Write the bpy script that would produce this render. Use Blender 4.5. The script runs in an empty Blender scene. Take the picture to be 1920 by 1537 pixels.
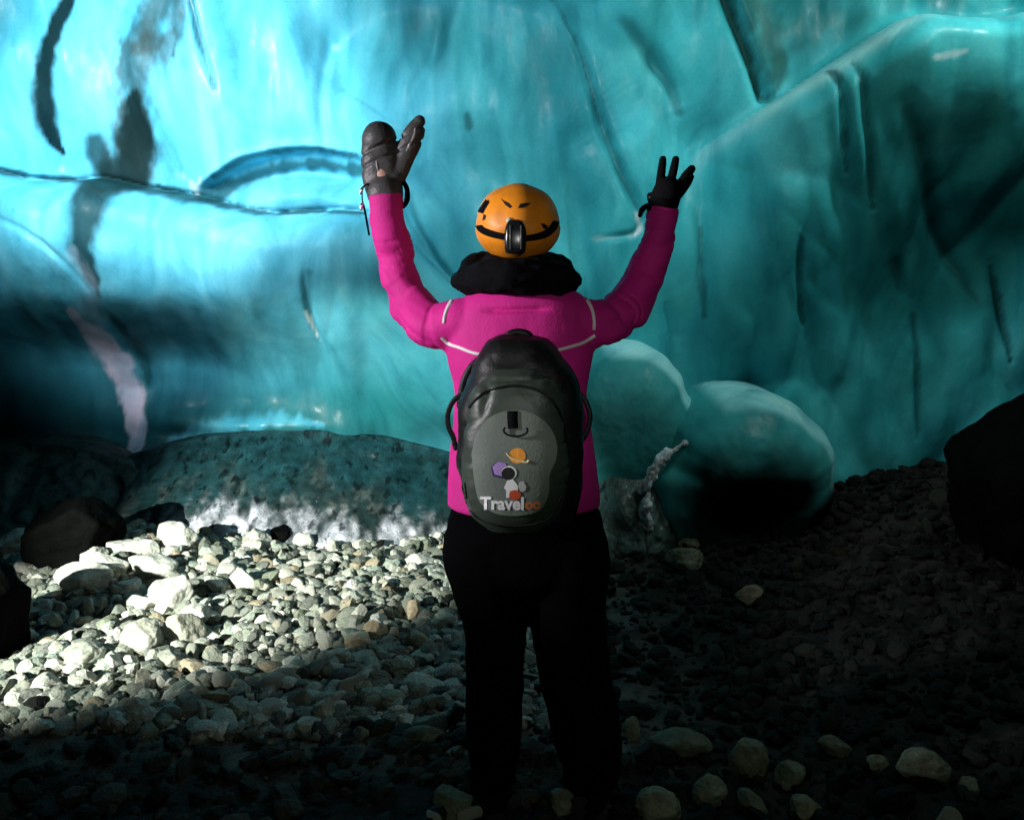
import bpy, bmesh, math, random
import numpy as np
from mathutils import Vector, Matrix
from mathutils.bvhtree import BVHTree

random.seed(4); RNG = np.random.default_rng(4)
S = bpy.context.scene
COL = S.collection

# ------------------------------------------------------------------ camera
F = 1663.0; PITCH = math.radians(8.8); CAMZ = 1.53
cam_d = bpy.data.cameras.new('camera'); cam = bpy.data.objects.new('camera', cam_d); COL.objects.link(cam)
cam_d.sensor_width = 36; cam_d.lens = 36*F/1920; cam_d.clip_start = .05; cam_d.clip_end = 200
cam.location = (0, 0, CAMZ); cam.rotation_euler = (math.radians(90)-PITCH, 0, 0)
S.camera = cam

# ------------------------------------------------------------------ world, exposure, lamps
W = bpy.data.worlds.new('World'); S.world = W; W.use_nodes = True
nt = W.node_tree; bg = nt.nodes['Background']
sky = nt.nodes.new('ShaderNodeTexSky'); sky.sky_type = 'NISHITA'; sky.sun_disc = False
sky.sun_elevation = math.radians(12); sky.sun_rotation = math.radians(-40)
nt.links.new(sky.outputs[0], bg.inputs[0]); bg.inputs[1].default_value = 0.05
S.view_settings.view_transform = 'Standard'; S.view_settings.look = 'None'
S.view_settings.exposure = 0; S.view_settings.gamma = 1; S.view_settings.use_curve_mapping = False
S.render.engine = 'CYCLES'
S.cycles.max_bounces = 4; S.cycles.diffuse_bounces = 2; S.cycles.glossy_bounces = 2

def spot(name, loc, target, power, color, angle, blend=.6, radius=.05):
    l = bpy.data.lights.new(name, 'SPOT'); l.energy = power; l.color = color
    l.spot_size = math.radians(angle); l.spot_blend = blend; l.shadow_soft_size = radius
    o = bpy.data.objects.new(name, l); COL.objects.link(o); o.location = loc
    o.rotation_euler = (Vector(target)-Vector(loc)).to_track_quat('-Z', 'Y').to_euler()
    return o
spot('torch_on_gravel', (-3.7, .1, 1.75), (-1.16, 4.6, .25), 4200, (.98, 1, .88), 28, .75, .03)
spot('daylight_shaft_left', (-2.3, 3.1, 3.05), (-2.0, 5.4, 2.42), 620, (.78, .95, 1), 66, .5, .30)
spot('daylight_shaft_middle', (-.2, 3.2, 3.2), (.2, 5.5, 2.45), 175, (.80, .93, .98), 78, .8, .5)
spot('daylight_shaft_right', (2.0, 3.2, 3.6), (1.9, 5.5, 1.7), 50, (.95, 1, .86), 95, .7, .3)
spot('daylight_grazing_right', (2.6, 4.1, 3.7), (1.6, 5.1, 1.1), 72, (.80, 1, .98), 120, .8, .10)
spot('torch_on_person', (-2.9, 1.25, 2.0), (-.18, 2.4, 1.38), 450, (1, .94, 1), 29, .45, .06)
spot('fill_on_person', (.25, -.05, 1.72), (.0, 2.4, 1.50), 28, (1, .97, .95), 30, .6, .05)  # added frontal fill for the person, no source of its own
spot('headlamp_near_floor', (.5, -.1, 1.6), (.15, 1.85, 0), 19, (.86, 1, .80), 76, .9, .04)

# ------------------------------------------------------------------ placing helpers
cp, sp_ = math.cos(PITCH), math.sin(PITCH)
def ray(px, py):
    a = (px-960)/F; b = (768.5-py)/F
    return Vector((a, cp + b*sp_, b*cp - sp_))
def P(px, py, Y):
    d = ray(px, py); t = Y/d.y
    return Vector((d.x*t, Y, CAMZ + d.z*t))
def R(r, Y): return r*Y/F*1.0

def tag(o, label=None, cat=None, group=None, kind=None):
    if label: o['label'] = label
    if cat: o['category'] = cat
    if group: o['group'] = group
    if kind: o['kind'] = kind
    return o
def mesh_obj(name, verts, faces, mat, parent=None, smooth=True):
    me = bpy.data.meshes.new(name)
    me.from_pydata([tuple(v) for v in verts], [], [tuple(f) for f in faces]); me.update()
    if smooth: me.polygons.foreach_set('use_smooth', [True]*len(me.polygons))
    if mat: me.materials.append(mat)
    o = bpy.data.objects.new(name, me); COL.objects.link(o)
    if parent: o.parent = parent
    return o
def grid_obj(name, V, nu, nv, mat, colors=None, wrap=False, smooth=True):
    """V: (nv*nu,3) array, row-major by v."""
    me = bpy.data.meshes.new(name)
    cu = nu if wrap else nu-1
    i = np.arange(nv-1)[:, None]*nu + np.arange(cu)[None, :]
    j = np.arange(nv-1)[:, None]*nu + (np.arange(cu)[None, :]+1) % nu
    q = np.stack([i, j, j+nu, i+nu], -1).reshape(-1, 4)
    me.vertices.add(len(V)); me.vertices.foreach_set('co', V.astype(np.float32).ravel())
    me.loops.add(q.size); me.loops.foreach_set('vertex_index', q.astype(np.int32).ravel())
    me.polygons.add(len(q)); me.polygons.foreach_set('loop_start', np.arange(0, q.size, 4, dtype=np.int32))
    me.polygons.foreach_set('use_smooth', [smooth]*len(q))
    me.update(calc_edges=True); me.validate()
    if colors is not None: set_tint(me, colors)
    me.materials.append(mat)
    o = bpy.data.objects.new(name, me); COL.objects.link(o)
    return o
def set_tint(me, colors):
    a = me.color_attributes.new('tint', 'FLOAT_COLOR', 'POINT')
    c = np.ones((len(colors), 4), np.float32); c[:, :colors.shape[1]] = colors
    a.data.foreach_set('color', c.ravel())

# numpy gradient noise
def _h(ix, iy, iz, s):
    n = (ix*374761393 + iy*668265263 + iz*2147483647 + s*974634777) & 0xffffffff
    n = ((n ^ (n >> 13))*1274126177) & 0xffffffff
    n = ((n ^ (n >> 16))*2246822519) & 0xffffffff
    return ((n ^ (n >> 15)) & 0xffff)/32767.5 - 1
def noise3(x, y, z, s=0):
    x, y, z = np.broadcast_arrays(np.asarray(x, float), np.asarray(y, float), np.asarray(z, float))
    ix, iy, iz = np.floor(x).astype(np.int64), np.floor(y).astype(np.int64), np.floor(z).astype(np.int64)
    fx, fy, fz = x-ix, y-iy, z-iz
    u, v, w = [t*t*t*(t*(t*6-15)+10) for t in (fx, fy, fz)]
    r = 0
    for dx in (0, 1):
        for dy in (0, 1):
            for dz in (0, 1):
                r = r + _h(ix+dx, iy+dy, iz+dz, s)*(u if dx else 1-u)*(v if dy else 1-v)*(w if dz else 1-w)
    return r
def fbm(x, y, z=0., o=4, s=0):
    r = 0; a = .5; f = 1.
    for k in range(o):
        r = r + a*noise3(np.asarray(x)*f+k*7.3, np.asarray(y)*f+k*3.1, np.asarray(z)*f, s+k); a *= .5; f *= 2
    return r
def ss(x, a, b):
    t = np.clip((x-a)/(b-a), 0, 1); return t*t*(3-2*t)
def cr(pts, n=6):
    """Catmull-Rom through points."""
    p = [np.array(q, float) for q in pts]; p = [2*p[0]-p[1]]+p+[2*p[-1]-p[-2]]; out = []
    for i in range(1, len(p)-2):
        for k in range(n):
            t = k/n
            out.append(.5*((2*p[i])+(-p[i-1]+p[i+1])*t+(2*p[i-1]-5*p[i]+4*p[i+1]-p[i+2])*t*t+(-p[i-1]+3*p[i]-3*p[i+1]+p[i+2])*t**3))
    out.append(p[-2]); return np.array(out)

# ------------------------------------------------------------------ materials
class M:
    def __init__(s, name):
        s.m = bpy.data.materials.new(name); s.m.use_nodes = True
        s.n = s.m.node_tree.nodes; s.l = s.m.node_tree.links; s.b = s.n['Principled BSDF']
    def tex(s, kind, scale=5, detail=4, vec=None, **kw):
        t = s.n.new('ShaderNodeTex'+kind); t.inputs['Scale'].default_value = scale
        if 'Detail' in t.inputs: t.inputs['Detail'].default_value = detail
        if vec is None: vec = s.coord()
        s.l.new(vec, t.inputs['Vector']); return t
    def coord(s, scale=(1, 1, 1), obj=True):
        c = s.n.new('ShaderNodeTexCoord'); mp = s.n.new('ShaderNodeMapping')
        s.l.new(c.outputs['Object'], mp.inputs[0]); mp.inputs['Scale'].default_value = scale
        return mp.outputs[0]
    def ramp(s, fac, stops):
        r = s.n.new('ShaderNodeValToRGB'); s.l.new(fac, r.inputs[0]); e = r.color_ramp.elements
        while len(e) < len(stops): e.new(.5)
        for k, (p, c) in enumerate(stops):
            e[k].position = p; e[k].color = (*c, 1) if len(c) == 3 else c
        return r.outputs[0]
    def mix(s, a, b, fac=.5, mode='MIX'):
        m = s.n.new('ShaderNodeMix'); m.data_type = 'RGBA'; m.blend_type = mode
        for v, i in ((fac, 0), (a, 6), (b, 7)):
            if hasattr(v, 'node'): s.l.new(v, m.inputs[i])
            else: m.inputs[i].default_value = v if i == 0 else (*v, 1)
        return m.outputs[2]
    def math(s, op, a, b=0.):
        m = s.n.new('ShaderNodeMath'); m.operation = op
        for v, i in ((a, 0), (b, 1)):
            if hasattr(v, 'node'): s.l.new(v, m.inputs[i])
            else: m.inputs[i].default_value = v
        return m.outputs[0]
    def attr(s, name='tint'):
        a = s.n.new('ShaderNodeAttribute'); a.attribute_name = name; return a.outputs['Color']
    def bump(s, h, strength=.3, dist=.01):
        b = s.n.new('ShaderNodeBump'); b.inputs['Strength'].default_value = strength; b.inputs['Distance'].default_value = dist
        s.l.new(h, b.inputs['Height']); s.l.new(b.outputs[0], s.b.inputs['Normal']); return b
    def set(s, color=None, rough=.5, **kw):
        if color is not None:
            if hasattr(color, 'node'): s.l.new(color, s.b.inputs['Base Color'])
            else: s.b.inputs['Base Color'].default_value = (*color, 1)
        if hasattr(rough, 'node'): s.l.new(rough, s.b.inputs['Roughness'])
        else: s.b.inputs['Roughness'].default_value = rough
        for k, v in kw.items(): s.b.inputs[k.replace('_', ' ')].default_value = v
        return s.m

def ice_material(name, rough=.36, grain=.10):
    m = M(name)
    v1 = m.coord((1, 1, .3)); st = m.tex('Noise', 3.2, 6, v1); st.inputs['Distortion'].default_value = 1.6
    cl = m.tex('Noise', 1.5, 5, m.coord((1, 1, .7))); cl.inputs['Distortion'].default_value = 1.2
    fine = m.tex('Noise', 60, 4); mid = m.tex('Noise', 16, 3, m.coord((1, 1, .5)))
    c = m.mix(m.attr(), m.ramp(st.outputs[0], [(.32, (.60, .72, .74)), (.5, (1, 1, 1)), (.68, (1.5, 1.16, 1.1))]), .9, 'MULTIPLY')
    c = m.mix(c, m.ramp(cl.outputs[0], [(.36, (.62, .72, .74)), (.58, (1.1, 1.05, 1.04))]), .85, 'MULTIPLY')
    c = m.mix(c, m.ramp(fine.outputs[0], [(.3, (.90, .92, .93)), (.7, (1.06, 1.05, 1.05))]), .7, 'MULTIPLY')
    h = m.math('ADD', m.math('MULTIPLY', mid.outputs[0], .35), m.math('MULTIPLY', fine.outputs[0], grain))
    m.bump(h, .22, .03)
    m.l.new(m.ramp(m.attr(), [(.02, (.02,)*3), (.16, (.34,)*3)]), m.b.inputs['Specular IOR Level'])
    return m.set(c, m.ramp(mid.outputs[0], [(.35, (rough-.06,)*3), (.65, (rough+.2,)*3)]), IOR=1.31)
ICE = ice_material('glacier_ice')

def dirty_ice():
    m = M('dirt_streaked_ice')
    n1 = m.tex('Noise', 15, 9, m.coord((1, 1, .5))); n2 = m.tex('Noise', 110, 3)
    dr = m.tex('Noise', 14, 3, m.coord((1.3, 1, .07)))
    c = m.mix(m.attr(), m.ramp(n1.outputs[0], [(.34, (.3, .34, .34)), (.5, (.75, .76, .78)), (.66, (1.25, 1.25, 1.3))]), .85, 'MULTIPLY')
    c = m.mix(c, m.ramp(dr.outputs[0], [(.34, (.12, .13, .15)), (.42, (1, 1, 1))]), .9, 'MULTIPLY')
    c = m.mix(c, m.ramp(n2.outputs[0], [(.35, (.6, .6, .6)), (.6, (1.15, 1.15, 1.15))]), .8, 'MULTIPLY')
    m.bump(m.math('ADD', n1.outputs[0], m.math('MULTIPLY', n2.outputs[0], .5)), .45, .015)
    return m.set(c, .42, IOR=1.31, Coat_Weight=.1, Coat_Roughness=.12)
DICE = dirty_ice()

def rock_material(name, base, var=.35, wet=.6, objvar=True):
    m = M(name)
    n1 = m.tex('Noise', 14, 6); n2 = m.tex('Noise', 90, 4); vo = m.tex('Voronoi', 34)
    c = m.mix(base, m.ramp(n1.outputs[0], [(.3, (1-var,)*3), (.7, (1+var, 1+var*.95, 1+var*.85))]), 1, 'MULTIPLY')
    c = m.mix(c, m.ramp(n2.outputs[0], [(.3, (.62, .64, .62)), (.65, (1.15, 1.15, 1.13))]), .8, 'MULTIPLY')
    if objvar:
        oi = m.n.new('ShaderNodeObjectInfo')
        c = m.mix(c, m.ramp(oi.outputs['Random'], [(0, (.55, .6, .57)), (.35, (1, 1, .93)), (.6, (.72, .74, .7)), (.8, (1.25, 1.2, 1.08)), (1, (.85, .72, .6))]), 1, 'MULTIPLY')
    m.bump(m.math('ADD', n1.outputs[0], m.math('MULTIPLY', n2.outputs[0], .35)), .7, .012)
    return m.set(c, wet, Specular_IOR_Level=.15)
def gravel_material():
    m = M('loose_gravel'); c = m.attr()
    n2 = m.tex('Noise', 120, 4)
    c = m.mix(c, m.ramp(n2.outputs[0], [(.3, (.55, .57, .55)), (.65, (1.2, 1.2, 1.16))]), .85, 'MULTIPLY')
    m.bump(n2.outputs[0], .6, .008)
    return m.set(c, .75, Specular_IOR_Level=.12)
GRAV = gravel_material()
ROCK = rock_material('pale_grey_stone', (.36, .37, .35))
ROCKP = rock_material('chalky_pale_stone', (.46, .47, .44), .25, objvar=False)
ROCKT = rock_material('tan_stone', (.5, .41, .30), .2, objvar=False)
ROCK_SHADE = rock_material('shaded_dark_stone', (.02, .025, .02), .4, .5)  # stone for the unlit zones, shade put into its colour
ROCKM = rock_material('shaded_olive_stone', (.15, .165, .13), .4, .55)  # dimmer copy of the other stones for outside the torch pool
ROCKD = rock_material('black_rock_shade', (.0016, .002, .002), .3, .7, objvar=False); ROCKD.node_tree.nodes['Principled BSDF'].inputs['Specular IOR Level'].default_value = .02  # near-black, also puts shade into the boulders at left

# ------------------------------------------------------------------ ground
def gz(x, y):
    x = np.asarray(x, float); y = np.asarray(y, float)
    g = .42*ss(x, .3, 3.0)*ss(y, 2.9, 5.0)
    g = g + .10*np.exp(-((x+1.9)**2/.5+(y-4.5)**2/.35))
    g = g - .22*ss(-x, 2.35, 3.2)*ss(y, 2.0, 3.4)*(1-ss(y, 4.3, 4.9))
    g = g + .05*fbm(x*1.3, y*1.3, 0, 3, 5) + .018*fbm(x*7, y*7, 0, 3, 6)
    return g
def G(px, py, lift=0.):
    d = ray(px, py); Y = .8
    while Y < 6.5:
        p = P(px, py, Y)
        if p.z <= float(gz(p.x, p.y))+lift: return p
        Y += .01
    return P(px, py, 6.0)

n_x, n_y = 560, 560
xs = np.sign(np.linspace(-1, 1, n_x))*np.abs(np.linspace(-1, 1, n_x))**1.5*9
ys = np.concatenate([np.linspace(-9, .8, 60, endpoint=False), np.linspace(.8, 6.2, 450, endpoint=False), np.linspace(6.2, 10, 50)])
X, Y = np.meshgrid(xs, ys)
Z = gz(X, Y) + .018*np.abs(fbm(X*22, Y*22, 0, 3, 9)) + .008*fbm(X*60, Y*60, 0, 2, 11)
t = ss(fbm(X*18, Y*18, 0, 3, 12), -.3, .3)[..., None]
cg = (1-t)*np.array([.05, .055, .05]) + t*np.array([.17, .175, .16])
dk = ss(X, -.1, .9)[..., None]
dk = np.maximum(dk, ss(2.9-Y, 0, .5)[..., None]); cg = cg*(1-dk*.9)  # ground outside the torch pool painted darker, as if unlit
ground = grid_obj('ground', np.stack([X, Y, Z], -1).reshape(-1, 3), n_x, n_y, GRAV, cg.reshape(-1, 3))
tag(ground, kind='structure')

# ------------------------------------------------------------------ ice wall
W0 = 5.4
nx, nz = 1150, 420
xs = np.linspace(-7.2, 7.2, nx); zs = np.linspace(-.5, 4.6, nz)
X, Z = np.meshgrid(xs, zs)
# picture coordinates of each point of the wall's reference plane: used to trace the folds of the ice on to it
fy = W0*cp - (Z-CAMZ)*sp_; fz = W0*sp_ + (Z-CAMZ)*cp
PX = 960 + F*X/fy; PY = 768.5 - F*fz/fy
def dline(pts, pad=130):
    """distance (px) to a smooth polyline, signed side (positive = below / right of travel), position 0..1"""
    c = cr(pts); D = np.full(PX.shape, 1e4); SD = np.zeros(PX.shape); T = np.zeros(PX.shape)
    x0, y0 = c.min(0)-pad; x1, y1 = c.max(0)+pad
    m = (PX > x0) & (PX < x1) & (PY > y0) & (PY < y1)
    px, py = PX[m], PY[m]; d = np.full(px.shape, 1e4); sd = np.zeros(px.shape); tt = np.zeros(px.shape)
    for k in range(len(c)-1):
        a, b = c[k], c[k+1]; ab = b-a; L = ab@ab+1e-9
        u = np.clip(((px-a[0])*ab[0]+(py-a[1])*ab[1])/L, 0, 1)
        qx, qy = px-a[0]-u*ab[0], py-a[1]-u*ab[1]; e = np.hypot(qx, qy)
        cr_ = ab[0]*qy-ab[1]*qx
        k_ = e < d; d[k_] = e[k_]; sd[k_] = np.sign(cr_[k_]); tt[k_] = (k+u[k_])/(len(c)-1)
    D[m] = d; SD[m] = sd; T[m] = tt
    return D, SD, T
wx = PX + 10*fbm(X*5, Z*3, 0, 3, 21); wy = PY
D = .26*fbm(X*.8, Z*.55, 0, 3, 31) + .09*fbm(X*2.6, Z*.9, 0, 3, 32)
# vertical flutes on the right
fl = ss(PX, 1150, 1350)*ss(PY, 150, 420)
D += fl*(.10*np.sqrt(noise3(X*2.6+.9*Z+.4*fbm(X, Z*2, 0, 2, 33), Z*.45, 0, 34)**2+.006))
lf = ss(-PX, -720, -500)
D += lf*(.03*fbm(X*3, Z*1.2, 0, 3, 35))
# small scallops
qx = X + .35*fbm(X*1.1, Z*.8, 0, 3, 37); qz = Z + .3*fbm(X*1.3, Z*.9, 0, 3, 38)
bil = np.sqrt(noise3(qx*1.25, qz*.75, 0, 39)**2 + .004); bil2 = np.sqrt(noise3(qx*2.9, qz*1.15, 3, 40)**2 + .006)
D += .20*bil + .07*bil2 + .004*fbm(X*11, Z*8, 0, 3, 36)
def roll(pts, amp, rise, reach, mask=1.):
    """rounded lip: swells out quickly below the line, then slowly sinks back"""
    d, s, t = dline(pts, reach*1.3); sd = np.clip(d*s, 0, None)
    return amp*np.sqrt(np.clip(1-(1-np.clip(sd/rise, 0, 1))**2, 0, 1))*(1-ss(sd, reach*.3, reach))*mask
def ridge(pts, amp, w, taper=True):
    d, s, t = dline(pts); e = (np.sin(np.pi*np.clip(t, .02, .98))**.5 if taper else 1)
    return amp*np.exp(-(d/w)**2)*e
def step(pts, amp, w, reach, taper=.08, taper0=None):
    """surface stands proud by amp below the line and falls back over `reach` px"""
    d, s, t = dline(pts, reach*1.3); e = ss(t, 0, taper0 or taper)*ss(1-t, 0, taper)
    sd = d*s
    return amp*ss(sd, -w, w)*(1-ss(sd, reach*.35, reach))*e
shelf = [(-260, 300), (-100, 310), (0, 322), (60, 338), (140, 340), (210, 338), (290, 356), (370, 368), (440, 386), (520, 402), (600, 398), (690, 402), (760, 440), (820, 500), (870, 545)]
D += roll(shelf, .34, 75, 330) + ridge(shelf, -.04, 6, False)
arch = [(368, 362), (410, 335), (460, 308), (520, 290), (580, 284), (640, 291), (700, 312), (760, 365)]
D += step([(p[0], p[1]) for p in arch], -.10, 7, 95, .1) + ridge(arch, .03, 12)
D += ridge([(440, 350), (520, 328), (600, 325), (690, 345)], -.05, 10)
D += ridge([(480, 372), (560, 365), (650, 370)], .07, 26)
D += ridge([(40, 408), (110, 438), (165, 482), (200, 540)], -.02, 5) 
lip = [(1262, 360), (1290, 300), (1340, 262), (1430, 203), (1540, 130), (1600, 92), (1655, 70), (1760, 76), (1850, 62), (1930, 42), (2100, 20)]
D += roll(lip, .40, 60, 420, ss(PX, 1250, 1480)) + ridge(lip, .03, 10)
D += ridge([(1340, -20), (1365, 60), (1390, 130), (1415, 195)], -.10, 13, False)
D += step([(520, 200), (560, 110), (640, 40), (720, -5), (860, -25), (1000, 0), (1100, 30), (1180, 90), (1240, 170), (1275, 240)], -.16, 50, 260, .3)
for pts, a, w in (
    ([(1035, 20), (1085, 110), (1105, 180), (1130, 260), (1160, 340), (1190, 400), (1200, 440)], -.06, 11),
    ([(1160, 60), (1210, 110), (1250, 160), (1270, 210)], -.06, 16),
    ([(840, 10), (820, 100), (785, 180), (770, 240)], -.03, 12),
    ([(620, 60), (610, 180), (615, 300)], -.03, 10),
    ([(1505, 170), (1515, 260), (1525, 340)], -.05, 7), ([(1535, 160), (1548, 260), (1560, 330), (1575, 400)], -.05, 7),
    ([(1300, 400), (1302, 500), (1305, 590)], -.035, 8), ([(1455, 450), (1465, 540), (1478, 600)], -.035, 6),
    ([(1600, 230), (1650, 320), (1700, 420), (1760, 500), (1800, 570)], -.06, 16),
    ([(1820, 490), (1838, 570), (1862, 670)], -.045, 6), ([(1690, 590), (1692, 700), (1694, 810)], -.03, 6),
    ([(1640, 480), (1690, 570)], -.03, 14), ([(1240, 560), (1260, 640)], -.03, 10),
    ([(385, 20), (400, 90), (425, 180)], -.03, 5), ([(605, 500), (603, 560), (612, 640)], -.03, 6),
    ([(1110, 450), (1180, 440), (1200, 400)], -.03, 6),
    ([(760, 380), (790, 440), (830, 500), (860, 530)], -.05, 8)):
    D += ridge(pts, a, w)
# hollow where the shelf rolls back under itself, lower left
D += -.22*ss(PY, 540, 700)*(1-ss(PY, 820, 900))*ss(-PX, -860, -500)
D += .10*np.exp(-((PX-430)/160)**2-((PY-800)/22)**2)
# the wall leans over towards the top
lean = .10*ss(Z, 1.2, 4.6)*Z
Yw = W0 - D - lean - .50*np.maximum(0, np.abs(X)-3.7)**1.7

# ice colours: blue and teal ice, frost, bands of dirt, with painted shade and highlights
tE = ss(PX + 160*fbm(X*1.2, Z*.8, 0, 3, 41), 640, 1260)[..., None]
col = (1-tE)*np.array([.13, .60, .80]) + tE*np.array([.045, .47, .52])
def tint(c, m): 
    global col
    m = np.clip(m, 0, 1)[..., None]; col = col*(1-m) + np.array(c)*m
def band(pts, widths, c, strength=1., soft=.5, rag=5, seed=50):
    global col
    d, s, t = dline(pts); w = np.interp(t, np.linspace(0, 1, len(widths)), widths)
    d = d + rag*fbm(X*16, Z*9, 0, 4, seed)
    tint(c, strength*(1-ss(d, w*(1-soft), w*(1+soft)+1)))
blob = lambda cx, cy, rx, ry, s: np.exp(-((PX-cx)/rx)**2-((PY-cy)/ry)**2)*(1+.9*fbm(X*2.5, Z*2, 0, 4, s))
SHADE_TEAL = (.012, .17, .19)  # darker teal that puts shade into the ice colour
tint(SHADE_TEAL, .75*blob(800, 90, 240, 95, 61)); tint(SHADE_TEAL, .85*blob(60, 720, 150, 150, 62)); tint(SHADE_TEAL, .8*blob(-80, 40, 180, 110, 63))
dl_, sl_, tl_ = dline(lip, 500); tint(SHADE_TEAL, .85*ss(-dl_*sl_, 3, 45)*ss(PX, 1395, 1440)*(sl_ < 0)); tint((.5, .95, .97), .95*np.exp(-((dl_-9)/(13+5*fbm(X*4, Z*4, 0, 2, 94)))**2)*(sl_ > 0)*ss(PX, 1285, 1320)*(1-.75*ss(PX, 1600, 1720))); tint((.015, .20, .20), .6*ss(dl_, 25, 70)*(sl_ > 0)*(1-ss(dl_, 150, 330))*ss(PX, 1450, 1600)); tint(SHADE_TEAL, .65*blob(1760, 180, 240, 90, 65)); tint((.045, .24, .32), .9*ss(PY+60*fbm(X*2, Z*2, 0, 3, 87), 550, 640)*ss(-PX, -960, -760)); tint((.010, .09, .12), .9*ss(PY+80*fbm(X*1.5, Z*2, 0, 4, 93), 640, 800)*ss(-PX, -960, -700)); tint(SHADE_TEAL, .6*ss(-bil, -.10, 0)*ss(PX, 600, 1000)); tint((.02, .26, .28), .38*ss(fbm(qx*1.6, qz*.9, 0, 4, 88), 0, .35)*ss(PX, 500, 1000)); tint((.09, .60, .66), .5*ss(fbm(qx*2.1, qz*1.3, 2, 4, 89), .05, .4)*ss(PX, 500, 1000)); tint((.012, .075, .09), .8*np.clip(1.3*blob(560, 785, 340, 62, 95), 0, 1)*ss(PY, 700, 800)); tint((.03, .10, .10), .8*ss(PY+50*fbm(X*2, Z*2, 0, 3, 92), 800, 900)*(1-ss(PX, 900, 1150)))  # paints the lip's bright edge, and shade around it, lower left and in valleys
tint(SHADE_TEAL, .45*blob(1050, 130, 120, 120, 67)); tint(SHADE_TEAL, .6*blob(700, 760, 140, 70, 68)); tint(SHADE_TEAL, .5*blob(1350, 620, 160, 120, 69))
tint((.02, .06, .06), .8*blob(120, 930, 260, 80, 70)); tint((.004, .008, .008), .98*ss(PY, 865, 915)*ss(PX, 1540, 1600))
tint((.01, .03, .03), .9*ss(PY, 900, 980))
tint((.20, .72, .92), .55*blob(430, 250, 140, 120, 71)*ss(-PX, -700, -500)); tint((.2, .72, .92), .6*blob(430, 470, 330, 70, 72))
DK = (.004, .012, .013); BR = (.045, .05, .04)
band([(152, -30), (140, 20), (122, 80), (106, 150), (98, 210), (102, 250), (118, 285)], [9, 12, 14, 19, 21, 15, 4], DK, .97, .42, 9)
band([(350, -20), (300, 60), (270, 130), (265, 200), (262, 270), (250, 330)], [42, 44, 40, 34, 40, 44], BR, .80, .7, 40, 51)
band([(300, 90), (330, 110), (350, 90)], [30, 34, 20], (.06, .05, .035), .6, .8, 40, 52)
band([(262, 200), (262, 270), (255, 330)], [20, 34, 36], (.008, .02, .02), .95, .4, 16, 53)
band([(190, 270), (195, 300), (210, 320)], [18, 20, 14], (.01, .03, .035), .85, .5, 10, 54)
band([(225, 345), (220, 400), (212, 460), (217, 520), (220, 560)], [42, 34, 22, 12, 2], (.010, .03, .033), .92, .45, 10, 55)
band([(385, 20), (400, 90), (425, 180)], [8, 5, 2], (.01, .04, .05), .7, .6, 4, 56)
band([(360, -20), (365, 60), (350, 120)], [10, 12, 5], (.02, .04, .04), .7, .6, 10, 57)
band([(0, 322), (140, 340), (290, 358), (440, 388), (520, 404), (600, 400), (690, 404)], [5, 5, 9, 6, 4, 4, 5], (.01, .05, .06), .85, .5, 5, 58)  # shelf crease drawn dark, its shade put into the colour
band([(300, 350), (375, 375), (440, 345), (520, 315), (600, 308), (690, 325)], [4, 16, 12, 10, 8, 9], (.015, .09, .11), .85, .6, 8, 59)  # this and the next band paint the shadow under the arch
band([(408, 335), (470, 303), (530, 288), (600, 284), (680, 300)], [3, 3, 3, 3, 3], (.01, .05, .06), .7, .6, 2, 60)
band([(150, 585), (170, 640), (190, 700), (212, 760), (230, 810), (240, 868)], [12, 28, 30, 24, 17, 8], (.52, .52, .66), .92, .3, 16, 73)
band([(215, 600), (235, 680), (240, 740)], [8, 12, 5], (.01, .05, .06), .7, .8, 14, 74)
band([(190, 480), (205, 540), (180, 590)], [10, 14, 20], (.35, .5, .62), .5, .7, 10, 75)
band([(300, 840), (360, 812), (440, 798), (520, 790), (600, 796)], [5, 10, 13, 10, 4], (.05, .30, .44), .6, .9, 14, 76)
band([(1340, -20), (1365, 60), (1390, 130), (1412, 192)], [10, 9, 9, 4], (.008, .03, .02), .9, .6, 7, 77)
band([(1375, -20), (1410, 60), (1440, 150), (1430, 190)], [18, 24, 22, 10], (.02, .07, .05), .7, .8, 22, 78)
for pts, w, s_ in (([(1035, 20), (1085, 110), (1105, 180), (1130, 260), (1160, 340), (1190, 400)], [3, 4, 4, 5, 5, 4], .6),
    ([(1160, 60), (1210, 110), (1250, 160), (1270, 215)], [8, 13, 10, 5], .5),
    ([(1505, 170), (1515, 260), (1525, 340)], [4, 4, 2], .75), ([(1535, 160), (1548, 260), (1560, 330), (1575, 400)], [4, 6, 4, 3], .7),
    ([(1300, 430), (1302, 500), (1306, 590)], [3, 5, 3], .6), ([(1458, 450), (1465, 540), (1478, 600)], [3, 5, 2], .6),
    ([(1600, 230), (1660, 340), (1710, 430), (1760, 500), (1795, 560)], [8, 12, 10, 11, 6], .55),
    ([(1822, 500), (1838, 570), (1862, 670)], [4, 5, 2], .8), ([(1691, 590), (1692, 700), (1693, 810)], [5, 4, 3], .6),
    ([(1640, 490), (1670, 540)], [14, 8], .5), ([(1840, 110), (1920, 70)], [6, 5], .5),
    ([(880, 230), (884, 250)], [5, 5], .6), ([(612, 510), (603, 560), (600, 600)], [5, 6, 2], .5),
    ([(770, 360), (800, 450), (850, 520)], [6, 8, 5], .4)):
    band(pts, w, (.006, .07, .08), s_, .7, 6, 80)  # shade of the grooves painted as dark lines
FR = (.75, .85, .88)
band([(597, 580), (603, 610), (612, 640)], [2, 3, 1], FR, .9, .7, 6, 81); band([(1185, 405), (1190, 430), (1183, 445)], [2, 3, 1], FR, .8, .8, 9, 82)
band([(1090, 450), (1140, 448), (1180, 446)], [1, 2, 2], FR, .25, .9, 9, 83)
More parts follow.
